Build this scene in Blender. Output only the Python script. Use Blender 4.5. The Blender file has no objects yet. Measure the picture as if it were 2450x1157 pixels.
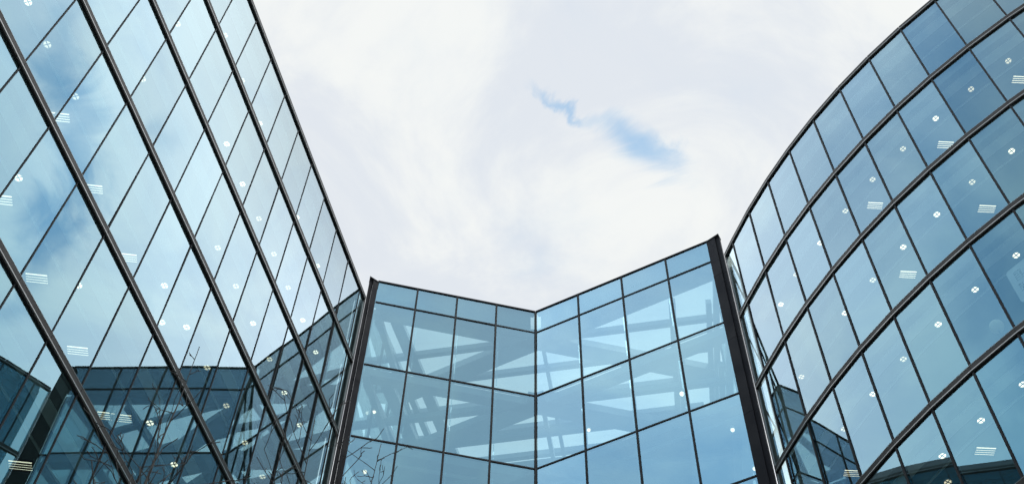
import bpy, bmesh, math, random
from mathutils import Vector, Matrix
random.seed(7)
scene = bpy.context.scene
COL = scene.collection
CAMZ = 1.6

# ------------------------------------------------------------------ camera
cam_data = bpy.data.cameras.new('camera')
cam = bpy.data.objects.new('camera', cam_data)
COL.objects.link(cam)
CF = Vector((0.0, 0.5365647, 0.84385918))
CR = Vector((0.99959764, -0.02393578, 0.01521948))
CU = Vector((-0.02836466, -0.84351965, 0.53634881))
FPX = 3002.42
cam.matrix_world = Matrix(((CR.x, CU.x, -CF.x, 0), (CR.y, CU.y, -CF.y, 0), (CR.z, CU.z, -CF.z, CAMZ), (0, 0, 0, 1)))
cam_data.sensor_width = 36.0
cam_data.lens = 36.0 * FPX / 2450.0
cam_data.clip_start = 0.1
cam_data.clip_end = 3000.0
scene.camera = cam

def project(p):
    """where a point lands in the picture (0..2450, 0..1157); only used to decide which panes get an object of their own"""
    v = Vector(p) - Vector((0, 0, CAMZ))
    d = v.dot(CF)
    if d <= 0.1:
        return None
    return (1225 + FPX * v.dot(CR) / d, 578.5 - FPX * v.dot(CU) / d)

# ------------------------------------------------------------------ render settings
scene.view_settings.view_transform = 'Standard'
scene.view_settings.look = 'None'
scene.view_settings.exposure = 0.0
scene.view_settings.gamma = 1.0
scene.render.engine = 'CYCLES'
cy = scene.cycles
cy.max_bounces = 12
cy.glossy_bounces = 6
cy.transparent_max_bounces = 24
cy.diffuse_bounces = 3
cy.sample_clamp_indirect = 4.0
cy.use_denoising = True
cy.caustics_reflective = False
cy.caustics_refractive = False

# ------------------------------------------------------------------ node helpers
class NT:
    def __init__(self, tree):
        self.t = tree
        tree.nodes.clear()
    def n(self, kind, **kw):
        nd = self.t.nodes.new(kind)
        for k, v in kw.items():
            if k.startswith('i_'):
                nd.inputs[k[2:].replace('_', ' ')].default_value = v
            else:
                setattr(nd, k, v)
        return nd
    def l(self, a, b):
        self.t.links.new(a, b)
    def math(self, op, a, b=None, c=None, clamp=False):
        nd = self.t.nodes.new('ShaderNodeMath')
        nd.operation = op
        nd.use_clamp = clamp
        for i, x in enumerate((a, b, c)):
            if x is None:
                continue
            if isinstance(x, (int, float)):
                nd.inputs[i].default_value = x
            else:
                self.l(x, nd.inputs[i])
        return nd.outputs[0]
    def mix(self, fac, a, b, blend='MIX'):
        nd = self.t.nodes.new('ShaderNodeMix')
        nd.data_type = 'RGBA'
        nd.blend_type = blend
        for s, x in ((nd.inputs[0], fac), (nd.inputs[6], a), (nd.inputs[7], b)):
            if isinstance(x, (int, float)):
                s.default_value = x
            elif isinstance(x, tuple):
                s.default_value = x if len(x) == 4 else x + (1.0,)
            else:
                self.l(x, s)
        return nd.outputs[2]
    def maprange(self, v, a, b, c, d, smooth=True):
        nd = self.t.nodes.new('ShaderNodeMapRange')
        nd.interpolation_type = 'SMOOTHSTEP' if smooth else 'LINEAR'
        nd.clamp = True
        self.l(v, nd.inputs[0])
        for i, x in enumerate((a, b, c, d)):
            nd.inputs[i + 1].default_value = x
        return nd.outputs[0]

# ------------------------------------------------------------------ sky: bright broken cloud over a Nishita blue
SUN_EL, SUN_AZ = math.radians(63), math.radians(135)
world = bpy.data.worlds.new('World')
scene.world = world
world.use_nodes = True
W = NT(world.node_tree)
out = W.n('ShaderNodeOutputWorld')
bg = W.n('ShaderNodeBackground')
bg.inputs['Strength'].default_value = 0.1
W.l(bg.outputs[0], out.inputs[0])
sky = W.n('ShaderNodeTexSky', sky_type='NISHITA')
sky.sun_disc = False
sky.sun_elevation = SUN_EL
sky.sun_rotation = SUN_AZ
sky.air_density = 1.0
sky.dust_density = 0.6
tc = W.n('ShaderNodeTexCoord')
sep = W.n('ShaderNodeSeparateXYZ')
W.l(tc.outputs['Generated'], sep.inputs[0])
zz = W.math('MAXIMUM', sep.outputs[2], 0.10)
px = W.math('DIVIDE', sep.outputs[0], zz)
py = W.math('DIVIDE', sep.outputs[1], zz)
comb = W.n('ShaderNodeCombineXYZ')
W.l(px, comb.inputs[0]); W.l(py, comb.inputs[1])
P = comb.outputs[0]                                       # the cloud layer, as a plane overhead

def noise(vec, scale, detail=6.0, rough=0.55, dist=0.0, off=(0, 0, 0)):
    mp = W.n('ShaderNodeMapping'); mp.inputs['Location'].default_value = off
    W.l(vec, mp.inputs['Vector'])
    nz = W.n('ShaderNodeTexNoise', noise_dimensions='2D')
    nz.inputs['Scale'].default_value = scale
    nz.inputs['Detail'].default_value = detail
    nz.inputs['Roughness'].default_value = rough
    nz.inputs['Distortion'].default_value = dist
    W.l(mp.outputs[0], nz.inputs['Vector'])
    return nz

# warped coordinates give every opening a torn outline
wn = noise(P, 9.0, 7.0, 0.6, 0.6, (3.1, 1.7, 0))
off = W.n('ShaderNodeVectorMath', operation='SUBTRACT'); W.l(wn.outputs['Color'], off.inputs[0]); off.inputs[1].default_value = (0.5, 0.5, 0.5)
scl = W.n('ShaderNodeVectorMath', operation='SCALE'); W.l(off.outputs[0], scl.inputs[0]); scl.inputs['Scale'].default_value = 0.12
add = W.n('ShaderNodeVectorMath', operation='ADD'); W.l(P, add.inputs[0]); W.l(scl.outputs[0], add.inputs[1])
PW = add.outputs[0]

def opening(x, y, a, b, rot, amount):
    """a hole in the cloud layer at (x, y), half-widths a and b"""
    mp = W.n('ShaderNodeMapping', vector_type='TEXTURE')
    mp.inputs['Location'].default_value = (x, y, 0)
    mp.inputs['Rotation'].default_value = (0, 0, math.radians(rot))
    mp.inputs['Scale'].default_value = (a, b, 1)
    W.l(PW, mp.inputs['Vector'])
    ln = W.n('ShaderNodeVectorMath', operation='LENGTH'); W.l(mp.outputs[0], ln.inputs[0])
    return W.maprange(ln.outputs['Value'], 0.0, 1.5, amount, 0.0)

holes = [opening(*h) for h in (
    (0.041, 0.500, 0.026, 0.012, 40, 0.36),
    (0.089, 0.521, 0.055, 0.017, 25, 0.30),
    (0.124, 0.548, 0.048, 0.018, 18, 0.42),
    (0.000, 0.610, 0.10, 0.06, 10, 0.12),
    (-0.19, 0.43, 0.13, 0.06, 20, 0.14),
    (0.690, 0.312, 0.075, 0.042, 30, 0.66),
    (0.600, 0.235, 0.075, 0.040, 60, 0.42),
    (0.590, 0.160, 0.050, 0.030, 0, 0.25),
    (0.800, 0.370, 0.06, 0.04, 20, 0.45),
    (0.550, 0.300, 0.05, 0.03, 20, 0.32),
    (0.580, 0.205, 0.030, 0.022, 10, 0.26),
    (0.655, 0.420, 0.045, 0.022, 35, 0.26),
    (0.760, 0.300, 0.030, 0.020, 70, 0.26),
    (0.520, 0.370, 0.040, 0.020, 15, 0.28),
    (-0.50, -0.30, 0.20, 0.12, 20, 0.12),
    (-0.70, -0.05, 0.22, 0.10, 60, 0.12),
)]
hsum = holes[0]
for h in holes[1:]:
    hsum = W.math('ADD', hsum, h)
cn = noise(P, 3.2, 8.0, 0.58, 0.3, (0.4, 2.2, 0))
back = W.math('MULTIPLY', W.maprange(py, 0.28, -0.30, 0.0, 0.36), W.maprange(px, 0.15, -0.35, 0.55, 1.0))   # thinner cloud on the side away from the sun
cover = W.math('ADD', 0.95, W.math('MULTIPLY', W.math('SUBTRACT', cn.outputs['Fac'], 0.5), 0.95))
cover = W.math('SUBTRACT', cover, hsum)
cover = W.math('SUBTRACT', cover, back)
cover = W.maprange(cover, 0.10, 0.86, 0.0, 1.0)
sn = noise(P, 4.2, 8.0, 0.6, 0.4, (5.0, 0.3, 0))
shade = W.maprange(sn.outputs['Fac'], 0.40, 0.66, 0.0, 1.0)
cloud = W.mix(shade, (7.6, 8.05, 8.65, 1), (9.1, 9.3, 9.2, 1))
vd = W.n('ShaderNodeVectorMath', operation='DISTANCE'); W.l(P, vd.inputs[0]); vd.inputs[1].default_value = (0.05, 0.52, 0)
offview_glow = W.math('ADD', W.math('MULTIPLY', W.maprange(vd.outputs['Value'], 0.30, 0.55, 0.0, 1.0), W.math('ADD', W.math('MULTIPLY', W.maprange(px, -0.50, -0.1, 2.00, 0.55), W.maprange(py, -0.50, -0.15, 0.40, 1.0)), W.math('MULTIPLY', W.maprange(px, 0.1, 0.45, 0.0, 1.90), W.maprange(py, -0.35, 0.0, 0.0, 1.0)))), 1.0)   # extra brightness added to the sky outside the view, to brighten the glass reflections
gl = W.n('ShaderNodeVectorMath', operation='SCALE'); W.l(cloud, gl.inputs[0]); W.l(offview_glow, gl.inputs['Scale'])
skyb = W.n('ShaderNodeVectorMath', operation='MULTIPLY'); W.l(sky.outputs[0], skyb.inputs[0]); skyb.inputs[1].default_value = (2.15, 3.0, 2.7)
sg = W.n('ShaderNodeVectorMath', operation='SCALE'); W.l(skyb.outputs[0], sg.inputs[0])
W.l(W.math('ADD', 1.0, W.math('MULTIPLY', W.math('SUBTRACT', offview_glow, 1.0), 0.42)), sg.inputs['Scale'])  # the blue gaps take part of the same added brightness
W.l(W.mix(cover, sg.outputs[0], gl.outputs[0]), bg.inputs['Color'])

# ------------------------------------------------------------------ sun, veiled by cloud
sun_d = bpy.data.lights.new('sun', 'SUN')
sun_d.energy = 1.0
sun_d.angle = math.radians(12)
sun_d.color = (1.0, 0.96, 0.90)
sun = bpy.data.objects.new('sun', sun_d)
COL.objects.link(sun)
sd = Vector((math.sin(SUN_AZ) * math.cos(SUN_EL), math.cos(SUN_AZ) * math.cos(SUN_EL), math.sin(SUN_EL)))
sun.rotation_euler = sd.to_track_quat('Z', 'Y').to_euler()

# ------------------------------------------------------------------ materials
def new_mat(name):
    m = bpy.data.materials.new(name)
    m.use_nodes = True
    return m, NT(m.node_tree)

def principled(name, col, rough=0.5, metal=0.0, vary=0.12, scale=3.0, bump=0.0, spec=0.5):
    m, T = new_mat(name)
    o = T.n('ShaderNodeOutputMaterial'); b = T.n('ShaderNodeBsdfPrincipled')
    T.l(b.outputs[0], o.inputs[0])
    tcd = T.n('ShaderNodeTexCoord')
    nz = T.n('ShaderNodeTexNoise'); nz.inputs['Scale'].default_value = scale; nz.inputs['Detail'].default_value = 6
    T.l(tcd.outputs['Object'], nz.inputs['Vector'])
    lo = tuple(c * (1 - vary) for c in col); hi = tuple(min(1, c * (1 + vary)) for c in col)
    T.l(T.mix(nz.outputs['Fac'], lo, hi), b.inputs['Base Color'])
    b.inputs['Metallic'].default_value = metal
    T.l(T.maprange(nz.outputs['Fac'], 0.2, 0.8, rough * 0.85, min(1, rough * 1.15)), b.inputs['Roughness'])
    b.inputs['Specular IOR Level'].default_value = spec
    if bump:
        bp = T.n('ShaderNodeBump'); bp.inputs['Strength'].default_value = bump
        T.l(nz.outputs['Fac'], bp.inputs['Height']); T.l(bp.outputs[0], b.inputs['Normal'])
    return m

def glass(name, f0, f1, trans, power=2.2, wave=0.0012, var=0.16):
    """coated facade glass: tinted mirror that whitens at grazing angles, over a tinted see-through sheet"""
    m, T = new_mat(name)
    o = T.n('ShaderNodeOutputMaterial')
    lw = T.n('ShaderNodeLayerWeight'); lw.inputs['Blend'].default_value = 0.5
    w = T.math('POWER', lw.outputs['Facing'], power)
    oi = T.n('ShaderNodeObjectInfo')
    k = T.math('ADD', 1 - var * 0.5, T.math('MULTIPLY', oi.outputs['Random'], var))
    col = T.mix(w, f0, f1)
    sc = T.n('ShaderNodeVectorMath', operation='SCALE'); T.l(col, sc.inputs[0]); T.l(k, sc.inputs['Scale'])
    gl = T.n('ShaderNodeBsdfGlossy'); gl.inputs['Roughness'].default_value = 0.0
    T.l(sc.outputs[0], gl.inputs['Color'])
    if wave:
        ge = T.n('ShaderNodeNewGeometry')
        nz = T.n('ShaderNodeTexNoise'); nz.inputs['Scale'].default_value = 0.9; nz.inputs['Detail'].default_value = 1.0
        T.l(ge.outputs['Position'], nz.inputs['Vector'])
        bp = T.n('ShaderNodeBump'); bp.inputs['Strength'].default_value = 1.0; bp.inputs['Distance'].default_value = wave
        T.l(nz.outputs['Fac'], bp.inputs['Height']); T.l(bp.outputs[0], gl.inputs['Normal'])
    tr = T.n('ShaderNodeBsdfTransparent')
    T.l(T.mix(w, trans, (trans[0] * .6, trans[1] * .6, trans[2] * .6)), tr.inputs['Color'])
    ad = T.n('ShaderNodeAddShader'); T.l(gl.outputs[0], ad.inputs[0]); T.l(tr.outputs[0], ad.inputs[1])
    T.l(ad.outputs[0], o.inputs[0])
    return m

def emitter(name, col, strength):
    m, T = new_mat(name)
    o = T.n('ShaderNodeOutputMaterial'); e = T.n('ShaderNodeEmission')
    e.inputs['Color'].default_value = col + (1,); e.inputs['Strength'].default_value = strength
    T.l(e.outputs[0], o.inputs[0])
    return m

M = {}
M['glass_flat'] = glass('tinted_glass_flat', (0.018, 0.096, 0.125), (0.65, 0.66, 0.685), (0.30, 0.41, 0.42), power=2.7, wave=0)
M['glass_curved'] = glass('tinted_glass_curved', (0.026, 0.104, 0.146), (0.64, 0.66, 0.69), (0.38, 0.47, 0.47), power=2.7, wave=0)
M['glass_link'] = glass('tinted_glass_link', (0.098, 0.240, 0.330), (0.82, 0.92, 0.95), (0.31, 0.40, 0.395), wave=0)
M['glass_clear'] = glass('clear_glass', (0.05, 0.07, 0.08), (0.8, 0.85, 0.88), (0.80, 0.86, 0.86), power=3.0, wave=0.0)
M['spandrel'] = principled('spandrel_board', (0.16, 0.20, 0.23), 0.8)
M['bronze'] = principled('dark_bronze_metal', (0.030, 0.028, 0.026), 0.6, 0.0, 0.25, 2.0, 0.0, 0.22)
M['silver'] = principled('silver_trim', (0.27, 0.27, 0.265), 0.42, 0.7, 0.1, 4.0)
M['frame'] = principled('black_frame', (0.022, 0.024, 0.027), 0.7, 0.0, 0.2, 3.0, 0.0, 0.15)
M['cladding'] = principled('charcoal_cladding', (0.014, 0.015, 0.019), 0.7, 0.0, 0.25, 1.2, 0.0, 0.08)
M['steel'] = principled('painted_steel', (0.16, 0.18, 0.20), 0.5, 0.0, 0.12, 1.5)
M['ceiling'] = principled('ceiling_tile', (0.30, 0.30, 0.29), 0.9, 0.0, 0.06, 1.0)
M['plaster'] = principled('white_plaster', (0.88, 0.88, 0.86), 0.8, 0.0, 0.04, 1.0)
M['inner_wall'] = principled('inner_wall', (0.55, 0.55, 0.54), 0.85, 0.0, 0.10, 0.5)
M['floor'] = principled('floor_finish', (0.58, 0.56, 0.53), 0.7, 0.0, 0.2, 2.0)
M['roof'] = principled('roof_felt', (0.20, 0.20, 0.20), 0.9, 0.0, 0.25, 1.0, 0.2)
M['paving'] = principled('stone_paving', (0.30, 0.29, 0.27), 0.75, 0.0, 0.2, 0.8, 0.1)
M['lamp_white'] = principled('lamp_rim', (0.75, 0.75, 0.73), 0.4, 0.0, 0.03, 5.0)
M['lens'] = emitter('lamp_lens', (1.0, 0.80, 0.56), 2.8)
M['lens_dim'] = emitter('lamp_lens_dim', (1.0, 0.78, 0.52), 1.8)
M['lens_bright'] = emitter('lamp_lens_bright', (1.0, 0.82, 0.58), 3.6)
M['tube'] = emitter('lamp_tube', (1.0, 0.82, 0.58), 2.4)
M['board'] = principled('whiteboard_face', (0.80, 0.83, 0.83), 0.35, 0.0, 0.03, 2.0)
M['ink'] = principled('marker_ink', (0.05, 0.07, 0.12), 0.6, 0.0, 0.1, 2.0)
M['shade'] = principled('cream_shade', (0.80, 0.74, 0.55), 0.7, 0.0, 0.05, 2.0)
M['bark'] = principled('dark_bark', (0.042, 0.041, 0.040), 0.9, 0.0, 0.45, 14.0, 0.4)

# ------------------------------------------------------------------ mesh helpers
def link_mesh(name, bm, mats, parent=None, smooth=False):
    me = bpy.data.meshes.new(name)
    bm.normal_update()
    bm.to_mesh(me); bm.free()
    for m in (mats if isinstance(mats, (list, tuple)) else [mats]):
        me.materials.append(m)
    if smooth:
        for p in me.polygons:
            p.use_smooth = True
    o = bpy.data.objects.new(name, me)
    COL.objects.link(o)
    if parent is not None:
        o.parent = parent
    return o

def thing(name, label, cat, loc=(0, 0, 0), group=None):
    o = bpy.data.objects.new(name, None)
    o.empty_display_size = 0.3
    COL.objects.link(o)
    o.location = loc
    o['label'] = label; o['category'] = cat
    if group:
        o['group'] = group
    return o

def prism(bm, pts, z0, z1, mat=0):
    """vertical prism over a plan polygon"""
    lo = [bm.verts.new((p[0], p[1], z0)) for p in pts]
    hi = [bm.verts.new((p[0], p[1], z1)) for p in pts]
    n = len(pts)
    area = sum(pts[i][0] * pts[(i + 1) % n][1] - pts[(i + 1) % n][0] * pts[i][1] for i in range(n))
    fs = []
    if area > 0:
        fs.append(bm.faces.new(lo[::-1])); fs.append(bm.faces.new(hi))
        for i in range(n):
            j = (i + 1) % n
            fs.append(bm.faces.new((lo[i], lo[j], hi[j], hi[i])))
    else:
        fs.append(bm.faces.new(lo)); fs.append(bm.faces.new(hi[::-1]))
        for i in range(n):
            j = (i + 1) % n
            fs.append(bm.faces.new((lo[j], lo[i], hi[i], hi[j])))
    for f in fs:
        f.material_index = mat

def strip(bm, a, b, n, o0, o1, z0, z1, mat=0):
    """box along plan line a-b, from offset o0 to o1 along outward normal n"""
    a, b, n = Vector(a[:2]), Vector(b[:2]), Vector(n[:2])
    prism(bm, [a + n * o0, b + n * o0, b + n * o1, a + n * o1], z0, z1, mat)

FIN = [(0.0, 0.175), (0.050, 0.175), (0.058, 0.167), (0.058, 0.026), (0.050, 0.018), (0.0, 0.018)]
def profile(bm, a, b, na, nb, sec, z):
    """a section (offset, height) swept from plan point a to b, mitred along na and nb"""
    A = [bm.verts.new((a[0] + na[0] * o, a[1] + na[1] * o, z + h)) for o, h in sec]
    B = [bm.verts.new((b[0] + nb[0] * o, b[1] + nb[1] * o, z + h)) for o, h in sec]
    n = len(sec)
    fs = [bm.faces.new(A), bm.faces.new(B[::-1])]
    for i in range(n):
        j = (i + 1) % n
        fs.append(bm.faces.new((A[j], A[i], B[i], B[j])))
    bmesh.ops.recalc_face_normals(bm, faces=fs)

def beam(bm, a, b, w, z0, z1):
    a, b = Vector(a[:2]), Vector(b[:2])
    d = (b - a).normalized(); n = Vector((d.y, -d.x))
    prism(bm, [a - n * w / 2, b - n * w / 2, b + n * w / 2, a + n * w / 2], z0, z1)

def tube(bm, pts, rads, seg=6):
    rings = []
    prev = None
    for i, p in enumerate(pts):
        p = Vector(p)
        if i == 0: d = Vector(pts[1]) - p
        elif i == len(pts) - 1: d = p - Vector(pts[i - 1])
        else: d = Vector(pts[i + 1]) - Vector(pts[i - 1])
        d.normalize()
        if prev is None:
            s = d.orthogonal().normalized()
        else:
            s = (prev - d * prev.dot(d))
            s = s.normalized() if s.length > 1e-6 else d.orthogonal().normalized()
        prev = s
        t = d.cross(s)
        rings.append([bm.verts.new(p + (s * math.cos(2 * math.pi * k / seg) + t * math.sin(2 * math.pi * k / seg)) * rads[i]) for k in range(seg)])
    for r0, r1 in zip(rings, rings[1:]):
        for k in range(seg):
            bm.faces.new((r0[k], r0[(k + 1) % seg], r1[(k + 1) % seg], r1[k]))
    bm.faces.new(rings[0][::-1]); bm.faces.new(rings[-1])

PR = random.Random(21)
def pane_into(bm, a, b, z0, z1, n, bow=None, tilt=None, thick=0.012, nu=8, nv=12):
    """one sheet of double glazing: very slightly bowed by the gas inside it and never hung perfectly true"""
    a, b, n = Vector(a[:2]), Vector(b[:2]), Vector(n[:2])
    s = PR.uniform(-0.0012, 0.0010) if bow is None else bow
    tu = PR.gauss(0, 0.0018) if tilt is None else tilt
    tv = PR.gauss(0, 0.0018) if tilt is None else tilt
    wd, ht = (b - a).length, z1 - z0
    r1, r2, p1, p2 = PR.uniform(.00010, .00030), PR.uniform(.0001, .0003), PR.uniform(0, 6.28), PR.uniform(0, 6.28)
    grid = []
    for i in range(nu + 1):
        row = []
        u = i / nu
        for j in range(nv + 1):
            v = j / nv
            dsp = s * (4 * u * (1 - u)) * (4 * v * (1 - v)) ** 0.6 + tu * wd * (u - .5) + tv * ht * (v - .5) + r1 * math.sin(5.2 * v + 2.0 * u + p1) + r2 * math.sin(4.0 * u - 2.5 * v + p2)
            p = a.lerp(b, u) + n * dsp
            row.append(bm.verts.new((p.x, p.y, z0 + ht * v)))
        grid.append(row)
    d = (b - a)
    flip = Vector((d.y, -d.x)).dot(n) < 0
    for i in range(nu):
        for j in range(nv):
            f = (grid[i][j], grid[i + 1][j], grid[i + 1][j + 1], grid[i][j + 1])
            f = bm.faces.new(f[::-1] if flip else f)
            f.smooth = True

def pane_area(a, b, z0, z1):
    pts = [project((a[0], a[1], z0)), project((b[0], b[1], z0)), project((b[0], b[1], z1)), project((a[0], a[1], z1))]
    if any(p is None for p in pts):
        return 0.0
    xs = [min(2450, max(0, p[0])) for p in pts]; ys = [min(1157, max(0, p[1])) for p in pts]
    return max(0.0, (max(xs) - min(xs)) * (max(ys) - min(ys)) * 0.5)

def glaze(cells, mat, parent, limit=100):
    """the panes that show get an object each; panes beyond the limit or out of frame are one part"""
    cells = sorted(cells, key=lambda c: -pane_area(*c[:4]))
    rest = bmesh.new(); nrest = 0
    for k, c in enumerate(cells):
        if k < limit and pane_area(*c[:4]) > 30:
            bm = bmesh.new(); pane_into(bm, *c)
            link_mesh('glass_pane', bm, mat, parent)
        else:
            pane_into(rest, *c, nu=2, nv=2); nrest += 1
    if nrest:
        o = link_mesh('outer_glazing', rest, mat, parent); o['kind'] = 'stuff'
    else:
        rest.free()

ORD = ['first', 'second', 'third', 'fourth', 'fifth', 'sixth', 'seventh', 'eighth', 'ninth', 'tenth', 'eleventh', 'twelfth']

# ------------------------------------------------------------------ ground
bm = bmesh.new()
bmesh.ops.create_circle(bm, cap_ends=True, segments=64, radius=900)
g = link_mesh('ground', bm, M['paving']); g['kind'] = 'structure'

# ------------------------------------------------------------------ flat building
AL = 0.27145534
DL = Vector((math.sin(AL), math.cos(AL)))                # along the facade, away from the camera
NL = Vector((math.cos(AL), -math.sin(AL)))               # outward
L0 = NL * -12.25
LH, LD = 3.0591796 * 12.25 + CAMZ, 3.73181
LS0, LP = 8.913473, 1.3366671
LEND = 24.15
LROWS = 10
def LPt(s, off=0.0): return L0 + DL * s + NL * off
flat = thing('flat_glass_building', 'flat glass office block with straight dark fins and slanting mirrored panes', 'building', (LPt(0).x, LPt(0).y, 0))
flat_inv = Matrix.Translation((-LPt(0).x, -LPt(0).y, 0))
def part(name, bm, mat, parent, smooth=False):
    """link a part whose mesh is in world coordinates under a thing standing at its base"""
    o = link_mesh(name, bm, mat, parent, smooth)
    base = parent
    while base.parent is not None: base = base.parent
    if parent.type == 'EMPTY':
        o.matrix_parent_inverse = Matrix.Translation(-Vector(base.location))
    return o
_lm = link_mesh
def link_mesh(name, bm, mats, parent=None, smooth=False):
    o = _lm(name, bm, mats, parent, smooth)
    if parent is not None and parent.type == 'EMPTY':
        o.matrix_parent_inverse = Matrix.Translation(-Vector(parent.location))
    return o

joints = [LS0 + LP * i for i in range(-26, 12)]
edges = joints + [LEND - 0.06]
fin_h = [LH - LD * k for k in range(LROWS)]
cells = []
for k in range(LROWS):
    ztop = fin_h[k] - 0.035
    zbot = (fin_h[k + 1] + 0.12) if k + 1 < LROWS else 0.25
    for a, b in zip(edges, edges[1:]):
        cells.append((LPt(a), LPt(b), zbot, ztop, NL))
glaze(cells, M['glass_flat'], flat)
for s in joints:                                          # one upright per joint, ground to roof
    bm = bmesh.new(); strip(bm, LPt(s - 0.016), LPt(s + 0.016), NL, -0.09, 0.016, 0.2, LH - 0.05)
    link_mesh('mullion', bm, M['frame'], flat)
for k in range(LROWS):                                    # projecting sun fin at every floor, jointed panel by panel
    z = fin_h[k]
    bm = bmesh.new(); tr = bmesh.new()
    a0 = edges[0]
    for a, b in zip(edges, edges[1:]):
        last = b == edges[-1]
        if k == 0:
            strip(bm, LPt(a + 0.008), LPt(b - 0.008), NL, -0.10, 0.07, z + 0.02, z + 0.13)
        else:
            profile(bm, LPt(a + 0.005), LPt(b - 0.005), NL, NL, FIN, z)
    strip(tr, LPt(edges[0]), LPt(edges[-1]), NL, -0.02, 0.066, z - 0.012, z + 0.016)
    gk = bmesh.new(); strip(gk, LPt(edges[0]), LPt(edges[-1]), NL, -0.02, 0.03, z - 0.030, z - 0.014)
    link_mesh('gasket', gk, M['frame'], flat)
    link_mesh('coping' if k == 0 else 'sun_fin', bm, M['bronze'], flat)
    link_mesh('silver_bead', tr, M['silver'], flat)
    if k:
        tp = bmesh.new(); strip(tp, LPt(edges[0]), LPt(edges[-1]), NL, 0.052, 0.062, z + 0.177, z + 0.185)
        link_mesh('fin_edge', tp, M['silver'], flat)
bm = bmesh.new(); strip(bm, LPt(LEND - 0.06), LPt(LEND), NL, -0.20, 0.03, 0, LH + 0.05)
link_mesh('edge_trim', bm, M['silver'], flat)
SB = edges[0]
for k in range(LROWS):
    h = fin_h[k]
    bm = bmesh.new(); strip(bm, LPt(SB), LPt(LEND - .3), NL, -9.0, -0.14, h - 0.30, h + 0.03)
    link_mesh('floor_slab', bm, M['ceiling'], flat)
    bm = bmesh.new(); strip(bm, LPt(SB), LPt(LEND - .3), NL, -9.0, -0.16, h + 0.031, h + 0.05)
    if k: link_mesh('floor_finish', bm, M['floor'], flat)
    bm = bmesh.new(); strip(bm, LPt(SB), LPt(LEND - .3), NL, -0.64, -0.36, h - 0.36, h - 0.301)
    link_mesh('blind_box', bm, M['plaster'], flat)
    bm = bmesh.new(); strip(bm, LPt(SB), LPt(LEND - .3), NL, -1.16, -1.11, h - 0.33, h - 0.301)
    link_mesh('ceiling_trim', bm, M['plaster'], flat)
bm = bmesh.new(); strip(bm, LPt(SB), LPt(LEND - .3), NL, -9.3, -9.01, 0, LH - 0.31)
strip(bm, LPt(LEND - .29), LPt(LEND - 0.21), NL, -9.3, -0.3, 0, LH + 0.03)
strip(bm, LPt(SB - .3), LPt(SB - 0.01), NL, -9.3, -0.1, 0, LH + 0.03)
link_mesh('inner_wall', bm, M['inner_wall'], flat)
bm = bmesh.new(); strip(bm, LPt(SB), LPt(LEND - .3), NL, -9.3, -0.12, LH + 0.032, LH + 0.12)
strip(bm, LPt(SB), LPt(LEND - .3), NL, -2.1, -1.9, LH + 0.121, LH + 2.4)
link_mesh('roof', bm, M['roof'], flat)

# ------------------------------------------------------------------ curved building
RC = Vector((29.767304, 30.117407)); RR = 22.90991
RB, RS = -1.9167362654, -0.0581934558
RH, RD = 3.0616233 * 12.25 + CAMZ, 3.698076
RROWS = 10
def RPt(i, off=0.0):
    """joint i (facet corners), moved off outward"""
    a = RB + RS * i
    return RC + Vector((math.sin(a), math.cos(a))) * (RR + off / math.cos(RS / 2))
ridx = [-1.46] + list(range(-1, 25))
base = RPt(6)
curved = thing('curved_glass_building', 'curved glass office block with bowed dark fins and faceted blue panes', 'building', (base.x, base.y, 0))
def facet_n(a, b):
    t = (b - a).normalized(); n = Vector((t.y, -t.x))
    return n if n.dot(a - RC) > 0 else -n
rfin = [RH - RD * k for k in range(RROWS)]
cells = []
for k in range(RROWS):
    zt = rfin[k] - 0.035
    zb = (rfin[k + 1] + 0.12) if k + 1 < RROWS else 0.25
    for i, j in zip(ridx, ridx[1:]):
        a, b = RPt(i), RPt(j)
        cells.append((a, b, zb, zt, facet_n(a, b)))
glaze(cells, M['glass_curved'], curved)
for i in ridx[1:]:
    a = RB + RS * i
    n = Vector((math.sin(a), math.cos(a))); t = Vector((n.y, -n.x)); c = RPt(i)
    bm = bmesh.new(); strip(bm, c - t * 0.028, c + t * 0.028, n, -0.09, 0.026, 0.2, RH - 0.05)
    link_mesh('mullion', bm, M['frame'], curved)
def ring(bm, o0, o1, z0, z1, gap=0.0, idx=None):
    for i, j in zip((idx or ridx), (idx or ridx)[1:]):
        p = [RPt(i, o0), RPt(j, o0), RPt(j, o1), RPt(i, o1)]
        if gap:
            t = (p[1] - p[0]).normalized() * gap
            p = [p[0] + t, p[1] - t, p[2] - t, p[3] + t]
        prism(bm, p, z0, z1)
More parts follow.
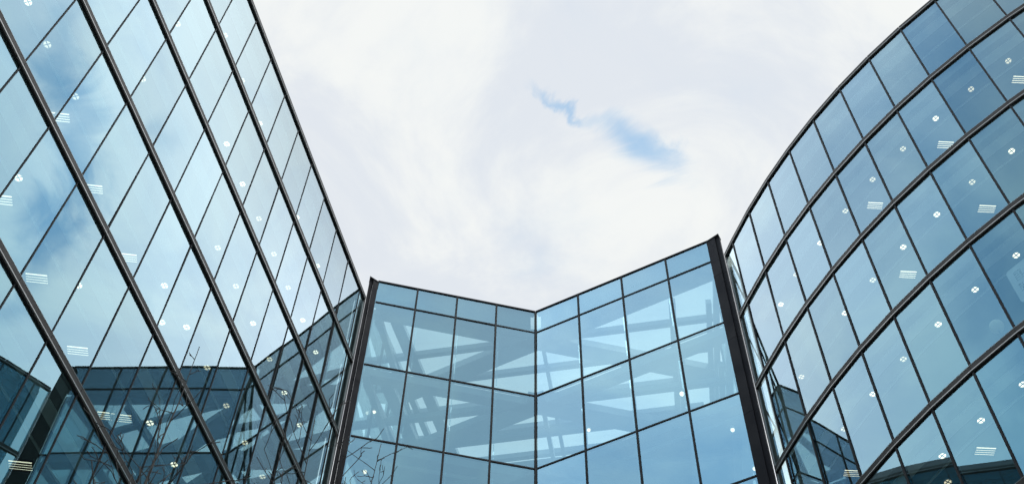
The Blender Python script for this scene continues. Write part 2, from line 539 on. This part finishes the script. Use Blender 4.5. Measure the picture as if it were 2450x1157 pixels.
for k in range(RROWS):
    z = rfin[k]
    bm = bmesh.new()
    if k == 0: ring(bm, -0.10, 0.07, z + 0.02, z + 0.13, 0.008)
    else:
        for i, j in zip(ridx, ridx[1:]):
            a, b = RPt(i), RPt(j); t = (b - a).normalized() * 0.004
            profile(bm, a + t, b - t, RPt(i, 1) - a, RPt(j, 1) - b, FIN, z)
    link_mesh('coping' if k == 0 else 'sun_fin', bm, M['bronze'], curved)
    bm = bmesh.new(); ring(bm, -0.02, 0.066, z - 0.012, z + 0.016)
    gk = bmesh.new(); ring(gk, -0.02, 0.03, z - 0.030, z - 0.014)
    link_mesh('gasket', gk, M['frame'], curved)
    link_mesh('silver_bead', bm, M['silver'], curved)
    if k:
        bm = bmesh.new(); ring(bm, 0.052, 0.062, z + 0.177, z + 0.185)
        link_mesh('fin_edge', bm, M['silver'], curved)
    idx = [-1.2] + ridx[1:]
    bm = bmesh.new(); ring(bm, -9.0, -0.14, z - 0.30, z + 0.03, idx=idx)
    link_mesh('floor_slab', bm, M['ceiling'], curved)
    bm = bmesh.new(); ring(bm, -9.0, -0.16, z + 0.031, z + 0.05, idx=idx)
    if k: link_mesh('floor_finish', bm, M['floor'], curved)
    bm = bmesh.new(); ring(bm, -0.64, -0.36, z - 0.36, z - 0.301, idx=idx)
    link_mesh('blind_box', bm, M['plaster'], curved)
    bm = bmesh.new(); ring(bm, -1.16, -1.11, z - 0.33, z - 0.301, idx=idx)
    link_mesh('ceiling_trim', bm, M['plaster'], curved)
bm = bmesh.new(); ring(bm, -9.3, -9.01, 0, RH - 0.31, idx=[-1.2] + ridx[1:])
for i, sgn in ((-1.2, -1), (24, 1)):
    a = RB + RS * i; n = Vector((math.sin(a), math.cos(a))); t = (RPt(i) - RPt(i + (0.2 if sgn < 0 else -0.2))).normalized()
    prism(bm, [RPt(i, -9.3) + t * 0.01, RPt(i, -0.3) + t * 0.01, RPt(i, -0.3) + t * 0.08, RPt(i, -9.3) + t * 0.08], 0, RH + 0.03)
link_mesh('inner_wall', bm, M['inner_wall'], curved)
bm = bmesh.new(); ring(bm, -9.3, -0.12, RH + 0.032, RH + 0.12, idx=[-1.2] + ridx[1:])
ring(bm, -1.45, -1.25, RH + 0.121, RH + 1.35, idx=[-1.0] + ridx[2:])
link_mesh('roof', bm, M['roof'], curved)
a, b = RPt(-1.50), RPt(-1.462); n = facet_n(RPt(-1.4), RPt(-1))
bm = bmesh.new(); strip(bm, a, b, n, -0.2, 0.03, 0, RH + 0.05)
link_mesh('edge_trim', bm, M['silver'], curved)

# ------------------------------------------------------------------ glass link between them
CC = Vector((0.976112, 28.02623))
ALW, ARW = 1.37025289, 2.07213251
dLw = -Vector((math.sin(ALW), math.cos(ALW))); dRw = Vector((math.sin(ARW), math.cos(ARW)))
nLw = Vector((math.sin(ALW + math.pi / 2), math.cos(ALW + math.pi / 2)))
nRw = Vector((math.sin(ARW + math.pi / 2), math.cos(ARW + math.pi / 2)))
WL, WR = 1.525957, 1.798093
CT, CH, CD = 3.1908908 * 12.25 + CAMZ, 3.0849114 * 12.25 + CAMZ, 3.690806
CROWS = 10
link = thing('glass_link_building', 'folded glass atrium with two angled wings meeting at an inner corner', 'building', (CC.x, CC.y, 0))
levels = [CT] + [CH - CD * k for k in range(CROWS)]
cells = []
for d, n, w in ((dLw, nLw, WL), (dRw, nRw, WR)):
    for c in range(4):
        a, b = CC + d * w * c, CC + d * w * (c + 1)
        for zt, zb in zip(levels, levels[1:] + [0.2]):
            cells.append((a, b, zb, zt, n))
glaze(cells, M['glass_link'], link)
for d, n, w in ((dLw, nLw, WL), (dRw, nRw, WR)):
    for c in range(1, 5):
        p = CC + d * w * c
        if c == 4: continue
        bm = bmesh.new(); strip(bm, p - d * 0.034, p + d * 0.034, n, -0.12, 0.03, 0, CT)
        link_mesh('mullion', bm, M['frame'], link)
        bm = bmesh.new(); strip(bm, p - d * 0.008 - d * 0.16, p + d * 0.008 - d * 0.16, n, -0.32, -0.20, 0, CH - 0.35)
        link_mesh('glass_fin', bm, M['glass_clear'], link)
    for z in levels[1:]:
        bm = bmesh.new()
        for c in range(4):
            strip(bm, CC + d * (w * c + 0.036), CC + d * (w * (c + 1) - 0.036), n, -0.10, 0.024, z - 0.03, z + 0.03)
        link_mesh('transom', bm, M['frame'], link)
    bm = bmesh.new(); strip(bm, CC + d * 0.02, CC + d * w * 4, n, -0.25, 0.04, CT + 0.002, CT + 0.06)
    link_mesh('coping', bm, M['frame'], link)
    bm = bmesh.new(); strip(bm, CC + d * 0.16, CC + d * w * 4, n, -0.30, -0.14, CH + 0.04, CT - 0.01)
    link_mesh('spandrel_panel', bm, M['spandrel'], link)
bm = bmesh.new(); prism(bm, [CC + Vector((-0.035, -0.05)), CC + Vector((0.035, -0.05)), CC + Vector((0.035, 0.10)), CC + Vector((-0.035, 0.10))], 0, CT + 0.001)
link_mesh('corner_post', bm, M['frame'], link)

# dark clad posts closing the gaps to the neighbours
def post(a, b, n, wl, drop):
    d = (b - a); L = d.length; d = d.normalized()
    bm = bmesh.new()
    zs = [0.0] + [CH - CD * k - 1.2 for k in range(9, -1, -1) if CH - CD * k - 1.2 > 0.5] + [CT - drop]
    for z0, z1 in zip(zs, zs[1:]):                        # folded sheets with open seams, over a dark core
        strip(bm, a - d * wl, a + d * L * 0.52, n, 0.0, 0.16, z0 + 0.006, z1 - 0.006)
        strip(bm, a + d * (L * 0.52 + 0.004), a + d * L * 0.92, n, -0.05, 0.09, z0 + 0.006, z1 - 0.006)
    strip(bm, a - d * (wl - 0.03), a + d * L * 0.5, n, -0.06, 0.148, 0, CT - drop - 0.005)
    o = link_mesh('clad_post', bm, M['cladding'], link)
    bm = bmesh.new(); strip(bm, a - d * (wl + 0.02), a + d * L * 0.95, n, -0.10, 0.185, CT - drop + 0.002, CT - drop + 0.05)
    c = link_mesh('post_cap', bm, M['frame'], o)
    c.matrix_parent_inverse = o.matrix_world.inverted()
    return o
cl, cr = CC + dLw * WL * 4, CC + dRw * WR * 4
POST_GAP = True
post(cl, LPt(LEND + 0.02), nLw, 0.02, 0.26)
post(cr, RPt(-1.52), nRw, 0.12, 0.20)

# beams under the glass roof and repeated one storey down, open between
gx = Vector((math.sin(math.radians(101)), math.cos(math.radians(101))))
gy = Vector((math.sin(math.radians(13)), math.cos(math.radians(13))))
def clip_beam(p, d, w, z0, z1, lo, hi, bm):
    beam(bm, p + d * lo, p + d * hi, w, z0, z1)
for lv in range(3):
    z = CH - CD * lv - (0.02 if lv == 0 else 0.02)
    zb, zt = z - 0.02, z + 0.34
    if lv == 0: zb, zt = z, z + 0.36
    for d, n, w, ext in ((dLw, nLw, WL, 7.2), (dRw, nRw, WR, 6.6)):
        bm = bmesh.new(); strip(bm, CC + d * 0.25, CC + d * w * 4 - d * 0.1, n, -0.78, -0.40, zb, zt)
        link_mesh('edge_beam', bm, M['steel'], link)
        bm = bmesh.new(); strip(bm, CC - d * ext, CC + d * 0.24, n, -0.76, -0.10, zb, zt)
        link_mesh('edge_beam', bm, M['steel'], link)
    for y0 in (29.05, 30.45, 31.9, 33.3, 34.8, 36.2):
        bm = bmesh.new(); c = Vector((0.4, y0 - 0.45))
        beam(bm, c - gx * 6.0, c + gx * 7.4, 0.20, zb + 0.06, zt - 0.04)
        link_mesh('purlin', bm, M['steel'], link)
    for x0, w in ((-4.25, 0.42), (-4.95, 0.22), (1.25, 0.14), (5.95, 0.24), (7.3, 0.2)):
        g2 = Vector((math.sin(math.radians(8 if x0 > 4 else (11 if x0 > 0 else 18))), math.cos(math.radians(8 if x0 > 4 else (11 if x0 > 0 else 18)))))
        c = Vector((x0, 28.6 if x0 > 0 and x0 < 5 else (27.75 if x0 < 0 else 26.5)))
        bm = bmesh.new(); beam(bm, c, c + g2 * 9.0, w, zb + 0.08, zt - 0.02)
        link_mesh('rafter', bm, M['steel'], link)
bm = bmesh.new(); prism(bm, [cl - nLw * 1.3, CC + Vector((0.05, 1.45)), cr - nRw * 1.3, Vector((8.9, 36.9)), Vector((-2.6, 37.8))], CH - CD * 2 + 0.40, CH - CD * 2 + 0.62)
link_mesh('floor_slab', bm, M['ceiling'], link)
# glass roof and the far glass wall, with bars
bm = bmesh.new()
roofpoly = [cl, CC, cr, Vector((9.2, 37.5)), Vector((-2.6, 38.5))]
vs = [bm.verts.new((p.x, p.y, CH + 0.42)) for p in roofpoly]
bm.faces.new(vs)
link_mesh('glass_roof', bm, M['glass_clear'], link)
A, B = Vector((-2.6, 38.5)), Vector((9.2, 37.5))
nb = Vector((0.085, 0.996))
bm = bmesh.new()
vs = [bm.verts.new(v) for v in ((A.x, A.y, 0), (B.x, B.y, 0), (B.x, B.y, CH + .42), (A.x, A.y, CH + .42))]
bm.faces.new(vs)
link_mesh('rear_glazing', bm, M['glass_clear'], link)
bm = bmesh.new()
for t in range(9):
    p = A.lerp(B, t / 8); strip(bm, p, p + (B - A).normalized() * 0.08, nb, -0.1, -0.004, 0, CH + .4)
link_mesh('rear_mullion', bm, M['frame'], link)
for k in range(5):
    z = CH - CD * k
    bm = bmesh.new(); strip(bm, A, B, nb, -0.62, -0.11, z - 0.35, z)
    link_mesh('rear_beam', bm, M['steel'], link)
# glazed side partitions of the atrium
for a, b, nm in ((cr + Vector((0.25, 0.3)), Vector((9.1, 37.3)), 'r'), (cl + Vector((-0.1, 0.35)), Vector((-2.7, 38.2)), 'l')):
    t = (b - a).normalized(); n = Vector((-t.y, t.x)) if nm == 'r' else Vector((t.y, -t.x))
    bm = bmesh.new()
    vs = [bm.verts.new(v) for v in ((a.x, a.y, 0), (b.x, b.y, 0), (b.x, b.y, CH), (a.x, a.y, CH))]
    bm.faces.new(vs)
    link_mesh('side_glazing', bm, M['glass_flat'], link)
    bm = bmesh.new()
    L = (b - a).length
    for k in range(8):
        p = a + t * (L * k / 7.3); strip(bm, p, p + t * 0.07, n, 0.004, 0.08, 0, CH)
    link_mesh('side_mullion', bm, M['frame'], link)
    for k in range(4):
        z = CH - CD * k
        bm = bmesh.new(); strip(bm, a, b, n, 0.085, 0.30, z - 0.30, z - 0.03)
        link_mesh('side_beam', bm, M['steel'], link)

# ------------------------------------------------------------------ lamps on the ceilings
LAMPS = [
    ('round', 'flat', 3, -10.79, 10.62, 27.58),
    ('round', 'flat', 3, -10.54, 11.62, 27.58),
    ('round', 'flat', 3, -10.12, 12.89, 27.58),
    ('round', 'flat', 4, -10.14, 12.92, 23.85),
    ('round', 'flat', 1, -9.72, 14.21, 35.04),
    ('round', 'flat', 2, -9.73, 14.18, 31.31),
    ('round', 'flat', 0, -9.33, 16.14, 38.77),
    ('round', 'flat', 0, -8.92, 17.70, 38.77),
    ('round', 'flat', 0, -8.48, 19.25, 38.77),
    ('round', 'flat', 1, -8.69, 18.04, 35.04),
    ('round', 'flat', 1, -8.34, 19.42, 35.04),
    ('round', 'flat', 1, -7.94, 20.65, 35.04),
    ('round', 'flat', 0, -7.49, 22.86, 38.77),
    ('round', 'flat', 2, -8.30, 19.35, 31.31),
    ('round', 'flat', 4, -9.34, 15.55, 23.85),
    ('round', 'flat', 1, -7.57, 21.96, 35.04),
    ('round', 'flat', 2, -7.91, 20.65, 31.31),
    ('round', 'flat', 3, -8.72, 18.10, 27.58),
    ('round', 'flat', 1, -7.21, 23.24, 35.04),
    ('round', 'flat', 3, -8.93, 19.25, 27.58),
    ('round', 'flat', 3, -8.31, 19.38, 27.58),
    ('round', 'flat', 2, -7.53, 21.96, 31.31),
    ('round', 'flat', 1, -6.82, 24.53, 35.04),
    ('round', 'flat', 0, -6.90, 24.86, 38.77),
    ('round', 'flat', 2, -7.15, 23.27, 31.31),
    ('round', 'flat', 1, -6.47, 25.84, 35.04),
    ('round', 'flat', 3, -7.92, 20.68, 27.58),
    ('round', 'flat', 3, -7.54, 21.96, 27.58),
    ('round', 'flat', 1, -6.09, 27.11, 35.04),
    ('round', 'flat', 2, -6.80, 24.54, 31.31),
    ('round', 'flat', 2, -6.42, 25.81, 31.31),
    ('round', 'flat', 3, -7.16, 23.25, 27.58),
    ('round', 'flat', 2, -6.05, 27.08, 31.31),
    ('round', 'flat', 4, -7.88, 20.66, 23.85),
    ('round', 'flat', 3, -6.78, 24.49, 27.58),
    ('round', 'flat', 4, -8.29, 19.39, 23.85),
    ('rect', 'flat', 3, -10.58, 13.44, 27.58),
    ('rect', 'flat', 3, -10.10, 15.34, 27.58),
    ('rect', 'flat', 4, -10.60, 13.46, 23.85),
    ('rect', 'flat', 4, -10.21, 15.41, 23.85),
    ('rect', 'flat', 4, -9.64, 17.34, 23.85),
    ('rect', 'flat', 3, -9.54, 17.29, 27.58),
    ('rect', 'flat', 4, -9.25, 19.22, 23.85),
    ('rect', 'flat', 4, -8.94, 19.27, 23.85),
    ('rect', 'flat', 5, -9.63, 17.34, 20.12),
    ('round', 'curved', 1, 14.13, 14.65, 35.11),
    ('round', 'curved', 1, 13.26, 15.57, 35.11),
    ('round', 'curved', 1, 12.43, 16.55, 35.11),
    ('round', 'curved', 1, 11.66, 17.59, 35.11),
    ('round', 'curved', 1, 10.94, 18.67, 35.11),
    ('round', 'curved', 1, 10.30, 19.81, 35.11),
    ('round', 'curved', 1, 9.70, 21.01, 35.11),
    ('round', 'curved', 2, 13.27, 15.62, 31.41),
    ('round', 'curved', 2, 12.43, 16.60, 31.41),
    ('round', 'curved', 2, 11.69, 17.65, 31.41),
    ('round', 'curved', 2, 10.97, 18.74, 31.41),
    ('round', 'curved', 2, 10.32, 19.88, 31.41),
    ('round', 'curved', 2, 9.72, 21.06, 31.41),
    ('round', 'curved', 1, 9.12, 22.22, 35.11),
    ('round', 'curved', 1, 8.80, 23.40, 35.11),
    ('round', 'curved', 1, 8.42, 24.71, 35.11),
    ('round', 'curved', 2, 8.81, 23.44, 31.41),
    ('round', 'curved', 2, 8.42, 24.74, 31.41),
    ('round', 'curved', 3, 9.69, 21.04, 27.71),
    ('round', 'curved', 3, 10.27, 19.85, 27.71),
    ('round', 'curved', 3, 10.94, 18.71, 27.71),
    ('round', 'curved', 3, 11.64, 17.61, 27.71),
    ('round', 'curved', 3, 12.42, 16.56, 27.71),
    ('round', 'curved', 4, 10.93, 18.74, 24.01),
    ('round', 'curved', 4, 11.63, 17.65, 24.01),
    ('round', 'curved', 3, 9.13, 22.27, 27.71),
    ('round', 'curved', 4, 10.27, 19.85, 24.01),
    ('round', 'curved', 4, 10.57, 20.67, 24.01),
    ('rect', 'curved', 1, 14.62, 15.23, 35.11),
    ('rect', 'curved', 1, 12.90, 17.42, 35.11),
    ('rect', 'curved', 1, 11.18, 19.59, 35.11),
    ('rect', 'curved', 2, 13.02, 17.43, 31.41),
    ('rect', 'curved', 2, 11.28, 19.66, 31.41),
    ('rect', 'curved', 3, 9.62, 23.86, 27.71),
    ('rect', 'curved', 4, 11.24, 19.67, 24.01),
]

def lens_bm(r, z):
    bm = bmesh.new()
    for q in range(4):                                    # four glowing quarters left between the crossed blades
        a0 = math.pi / 2 * q
        g_ = 0.011
        cx, cyy = math.cos(a0 + math.pi / 4) * g_ * 1.4, math.sin(a0 + math.pi / 4) * g_ * 1.4
        vs = [bm.verts.new((cx, cyy, z))]
        for k in range(7):
            an = a0 + math.pi / 2 * k / 6
            vs.append(bm.verts.new((cx + math.cos(an) * r, cyy + math.sin(an) * r, z)))
        f = bm.faces.new(vs[::-1])
    return bm
def ring_bm(r0, r1, z0, z1, seg=20):
    bm = bmesh.new()
    rows = []
    for r, z in ((r1, z1), (r1, z0), (r0, z0), (r0, z1)):
        rows.append([bm.verts.new((math.cos(2 * math.pi * k / seg) * r, math.sin(2 * math.pi * k / seg) * r, z)) for k in range(seg)])
    for a in range(4):
        A_, B_ = rows[a], rows[(a + 1) % 4]
        for k in range(seg):
            bm.faces.new((A_[k], A_[(k + 1) % seg], B_[(k + 1) % seg], B_[k]))
    return bm
proto = {}
def make_round():
    t = thing('ceiling_downlight', '', 'downlight')
    link_mesh('trim_ring', ring_bm(0.088, 0.104, -0.03, -0.002), M['lamp_white'], t)
    link_mesh('lens', lens_bm(0.082, -0.012), M['lens'], t)
    bm = bmesh.new()
    strip(bm, (-0.086, -0.008), (0.086, -0.008), (0, 1), 0, 0.016, -0.024, -0.005)
    strip(bm, (-0.008, -0.086), (-0.008, -0.009), (1, 0), 0, 0.016, -0.024, -0.005)
    strip(bm, (-0.008, 0.009), (-0.008, 0.086), (1, 0), 0, 0.016, -0.024, -0.005)
    link_mesh('cross_blade', bm, M['frame'], t)
    return t
def make_rect():
    t = thing('ceiling_troffer', '', 'light panel')
    bm = bmesh.new()
    for y in (-.17, .15):
        strip(bm, (-.29, y), (.29, y), (0, 1), 0, 0.02, -0.04, -0.002)
    for x in (-.29, .27):
        strip(bm, (x, -.149), (x, .149), (1, 0), 0, 0.02, -0.04, -0.002)
    link_mesh('frame', bm, M['frame'], t)
    for k in range(4):
        y = -0.108 + 0.072 * k
        bm = bmesh.new(); strip(bm, (-.262, y - 0.014), (.262, y - 0.014), (0, 1), 0, 0.028, -0.02, -0.004)
        link_mesh('tube', bm, M['tube'], t)
    bm = bmesh.new()
    for k in range(3):
        y = -0.072 + 0.072 * k
        strip(bm, (-.262, y - .019), (.262, y - .019), (0, 1), 0, 0.038, -0.036, -0.006)
    link_mesh('louvre', bm, M['frame'], t)
    return t
def copy_thing(src):
    r = src.copy(); COL.objects.link(r)
    for ch in src.children:
        c = ch.copy(); COL.objects.link(c); c.parent = r
    return r
count = {}
LR = random.Random(8)
LAMPS.sort(key=lambda l: (l[1], l[0], l[2], -l[4]))
first = {}
for kind, bld, fl, x, y, z in LAMPS:
    if kind not in proto:
        proto[kind] = make_round() if kind == 'round' else make_rect(); o = proto[kind]
    else:
        o = copy_thing(proto[kind])
    o.location = (x, y, z)
    for c in o.children:
        if c.name.startswith('lens') and LR.random() < 0.7:   # lamps of unequal age and output
            c.material_slots[0].link = 'OBJECT'
            c.material_slots[0].material = M['lens_dim'] if LR.random() < 0.65 else M['lens_bright']
    if kind == 'rect': o.scale = (0.88, 0.88, 1)
    if bld == 'flat': ang = math.atan2(DL.y, DL.x)
    else:
        v = Vector((x, y)) - RC; ang = math.atan2(v.x, -v.y)
    o.rotation_euler = (0, 0, ang if kind == 'round' else (0.10 if bld == 'flat' else 0.02))
    key = (kind, bld, fl); count[key] = count.get(key, 0) + 1
    store = 'top' if fl == 0 else ORD[fl]
    where = ORD[count[key] - 1]
    o['label'] = '%s in %s storey from the %s block\'s roof, %s from the atrium' % ('round ceiling downlight' if kind == 'round' else 'square slatted ceiling light', store, bld, where)
    o['group'] = ('round downlights' if kind == 'round' else 'slatted ceiling lights') + ' of the %s block' % bld

# spot lamps in the atrium
def spot_lamp(x, y, ztop, drop, label, big):
    t = thing('hanging_spotlight', label, 'spotlight', (x, y, ztop), 'spot lamps hung in the atrium')
    s = 1.0 if big else 0.75
    bm = bmesh.new(); tube(bm, [(x, y, ztop), (x, y, ztop - drop)], [.012, .012], 6)
    if big: strip(bm, (x - .22, y - .02), (x - .012, y - .02), (0, 1), 0, .03, ztop - drop - .02, ztop - drop + .01)
    link_mesh('stem', bm, M['frame'], t)
    bm = bmesh.new()
    tube(bm, [(x, y, ztop - drop - .001), (x, y, ztop - drop - .04), (x, y - .02, ztop - drop - .26 * s)], [.05 * s, .085 * s, .10 * s], 14)
    link_mesh('lamp_housing', bm, M['frame' if big else 'lamp_white'], t)
    bm = bmesh.new()
    bmesh.ops.create_uvsphere(bm, u_segments=14, v_segments=8, radius=.085 * s, matrix=Matrix.Translation((x, y - .02, ztop - drop - .29 * s)))
    link_mesh('lens', bm, M['lens'], t, True)
for x, y, z, drop, label, big in (
        (5.99, 27.43, 35.66, 0.06, 'dark bracketed spotlight glowing high behind the right wing of the atrium', True),
        (2.89, 29.25, 35.66, 0.05, 'small pale lamp glowing behind the atrium just right of its inner corner', False),
        (7.07, 25.88, 31.96, 0.05, 'small pale lamp hung in the atrium beside its right post, the upper one', False),
        (7.66, 26.42, 31.96, 1.20, 'small pale lamp hung on a long rod beside the right post, the lowest one', False),
        (-4.65, 28.70, 35.66, 0.05, 'small pale lamp glowing behind the left wing of the atrium near its post', False),
        (-4.53, 28.08, 31.96, 0.05, 'small pale lamp behind the left wing of the atrium, above the tree twigs', False)):
    spot_lamp(x, y, z, drop, label, big)


# ------------------------------------------------------------------ whiteboard and lamp behind the curved glass
b0, b1 = Vector((11.80, 16.43)), Vector((12.48, 15.565))
tb = (b1 - b0).normalized(); nbd = facet_n(RPt(5), RPt(6))
wb = thing('whiteboard', 'white board with faint handwriting standing behind the curved glass', 'whiteboard', (b0.x, b0.y, 25.42))
bm = bmesh.new()
pts = []
wdt, hgt, rad = (b1 - b0).length, 1.22, 0.10
for cx_, cz_, a0 in ((rad, rad, 180), (wdt - rad, rad, 270), (wdt - rad, hgt - rad, 0), (rad, hgt - rad, 90)):
    for k in range(5):
        an = math.radians(a0 + 22.5 * k); pts.append((cx_ + math.cos(an) * rad, cz_ + math.sin(an) * rad))
fr = [bm.verts.new((b0 + tb * p[0] + nbd * 0.02).to_3d() + Vector((0, 0, 25.42 + p[1]))) for p in pts]
bk = [bm.verts.new((b0 + tb * p[0] - nbd * 0.02).to_3d() + Vector((0, 0, 25.42 + p[1]))) for p in pts]
bm.faces.new(fr); bm.faces.new(bk[::-1])
for k in range(len(pts)):
    j = (k + 1) % len(pts); bm.faces.new((fr[k], bk[k], bk[j], fr[j]))
bmesh.ops.recalc_face_normals(bm, faces=bm.faces[:])
link_mesh('panel', bm, M['board'], wb)
bm = bmesh.new(); rr = random.Random(4)
for cx_, cz_, nrow, ww in ((0.16, 1.02, 5, 0.22), (0.14, 0.55, 4, 0.26), (0.62, 1.05, 3, 0.2), (0.62, 0.62, 3, 0.2)):
    for r_ in range(nrow):
        x_ = cx_
        while x_ < cx_ + ww:
            l_ = rr.uniform(0.02, 0.06); zc_ = cz_ - r_ * 0.075 + rr.uniform(-.008, .008)
            strip(bm, b0 + tb * x_, b0 + tb * (x_ + l_), nbd, 0.021, 0.023, 25.42 + zc_, 25.42 + zc_ + rr.uniform(.012, .035))
            x_ += l_ + rr.uniform(0.012, 0.04)
link_mesh('handwriting', bm, M['ink'], wb)
lp = Vector((11.38, 17.13))
fz = rfin[4] + 0.032
fl_ = thing('floor_lamp', 'cream globe lamp standing low behind the curved glass', 'lamp', (lp.x, lp.y, fz))
bm = bmesh.new(); tube(bm, [(lp.x, lp.y, fz), (lp.x, lp.y, fz + .03)], [.16, .14], 16); tube(bm, [(lp.x, lp.y, fz + .031), (lp.x, lp.y, fz + .98)], [.015, .015], 8)
link_mesh('stand', bm, M['frame'], fl_)
bm = bmesh.new(); bmesh.ops.create_uvsphere(bm, u_segments=20, v_segments=12, radius=0.17, matrix=Matrix.Translation((lp.x, lp.y, fz + 1.12)))
link_mesh('globe', bm, M['shade'], fl_, True)

# ------------------------------------------------------------------ bare trees
def bare_tree(label, x, y, height, seed, start=3.0, lean=(0, 0), spread=1.0, twig=1.0, base_r=0.16, top=0.03):
    R = random.Random(seed)
    t = thing('bare_tree', label, 'tree', (x, y, 0), 'bare trees before the flat facade')
    trunk = bmesh.new(); crown = bmesh.new()
    pts, rads = [], []
    N = 26
    wx = wy = 0.0
    for k in range(N + 1):
        f = k / N
        wx += R.gauss(0, 0.025); wy += R.gauss(0, 0.025)
        pts.append(Vector((x + lean[0] * f + wx, y + lean[1] * f + wy, height * f)))
        rads.append(max(0.006, base_r * (1 - f) ** 0.9))
    tube(trunk, pts, rads, 9)
    link_mesh('trunk', trunk, M['bark'], t, True)
    def twigs(p, d, length, rad, depth):
        n = max(4, int(length / 0.16))
        q = p.copy(); path = [q.copy()]; rr_ = [rad]
        for k in range(n):
            d = (d + Vector((R.gauss(0, .13), R.gauss(0, .13), R.gauss(0.035, .10)))).normalized()
            q = q + d * (length / n)
            path.append(q.copy()); rr_.append(max(0.0055, rad * (1 - 0.85 * (k + 1) / n)))
            if depth > 0 and k > 0 and R.random() < (0.62 if depth > 1 else 0.5) * twig:
                side = d.cross(Vector((R.gauss(0, 1), R.gauss(0, 1), R.gauss(0, 1)))).normalized()
                nd = (d * R.uniform(.5, .9) + side * R.uniform(.5, .95) + Vector((0, 0, .15))).normalized()
                twigs(q, nd, length * R.uniform(.28, .55) * (1 - .45 * k / n), max(0.006, rr_[-1] * .62), depth - 1)
        tube(crown, path, rr_, 5 if rad > .012 else 4)
    z = start
    while z < height * 0.985:
        f = z / height
        k = min(N - 1, int(f * N)); p = pts[k].lerp(pts[k + 1], f * N - k)
        an = R.uniform(0, 2 * math.pi)
        ln = spread * (top + 4.0 * (1 - f) ** 1.05) * R.uniform(.65, 1.1)
        d = Vector((math.cos(an), math.sin(an), R.uniform(.45, 1.0))).normalized()
        twigs(p, d, ln, max(0.008, 0.36 * base_r * (1 - f) ** .8), 2 if ln > 0.8 else 1)
        z += R.uniform(.13, .34)
    link_mesh('crown', crown, M['bark'], t, True)
    return t
bare_tree('tall bare tree whose thin leader crosses the flat facade', -4.62, 11.3, 16.2, 5, start=5.0, spread=1.55, twig=1.25, base_r=0.09)
bare_tree('bare tree with twigs before the end of the flat facade', -3.15, 12.9, 16.7, 12, start=6.5, spread=1.2, twig=1.2, base_r=0.08, top=0.75)
bare_tree('bare tree with twigs before the atrium\'s dark post', -2.55, 16.4, 20.1, 31, start=9.0, spread=1.1, twig=1.1, base_r=0.085, top=0.6)
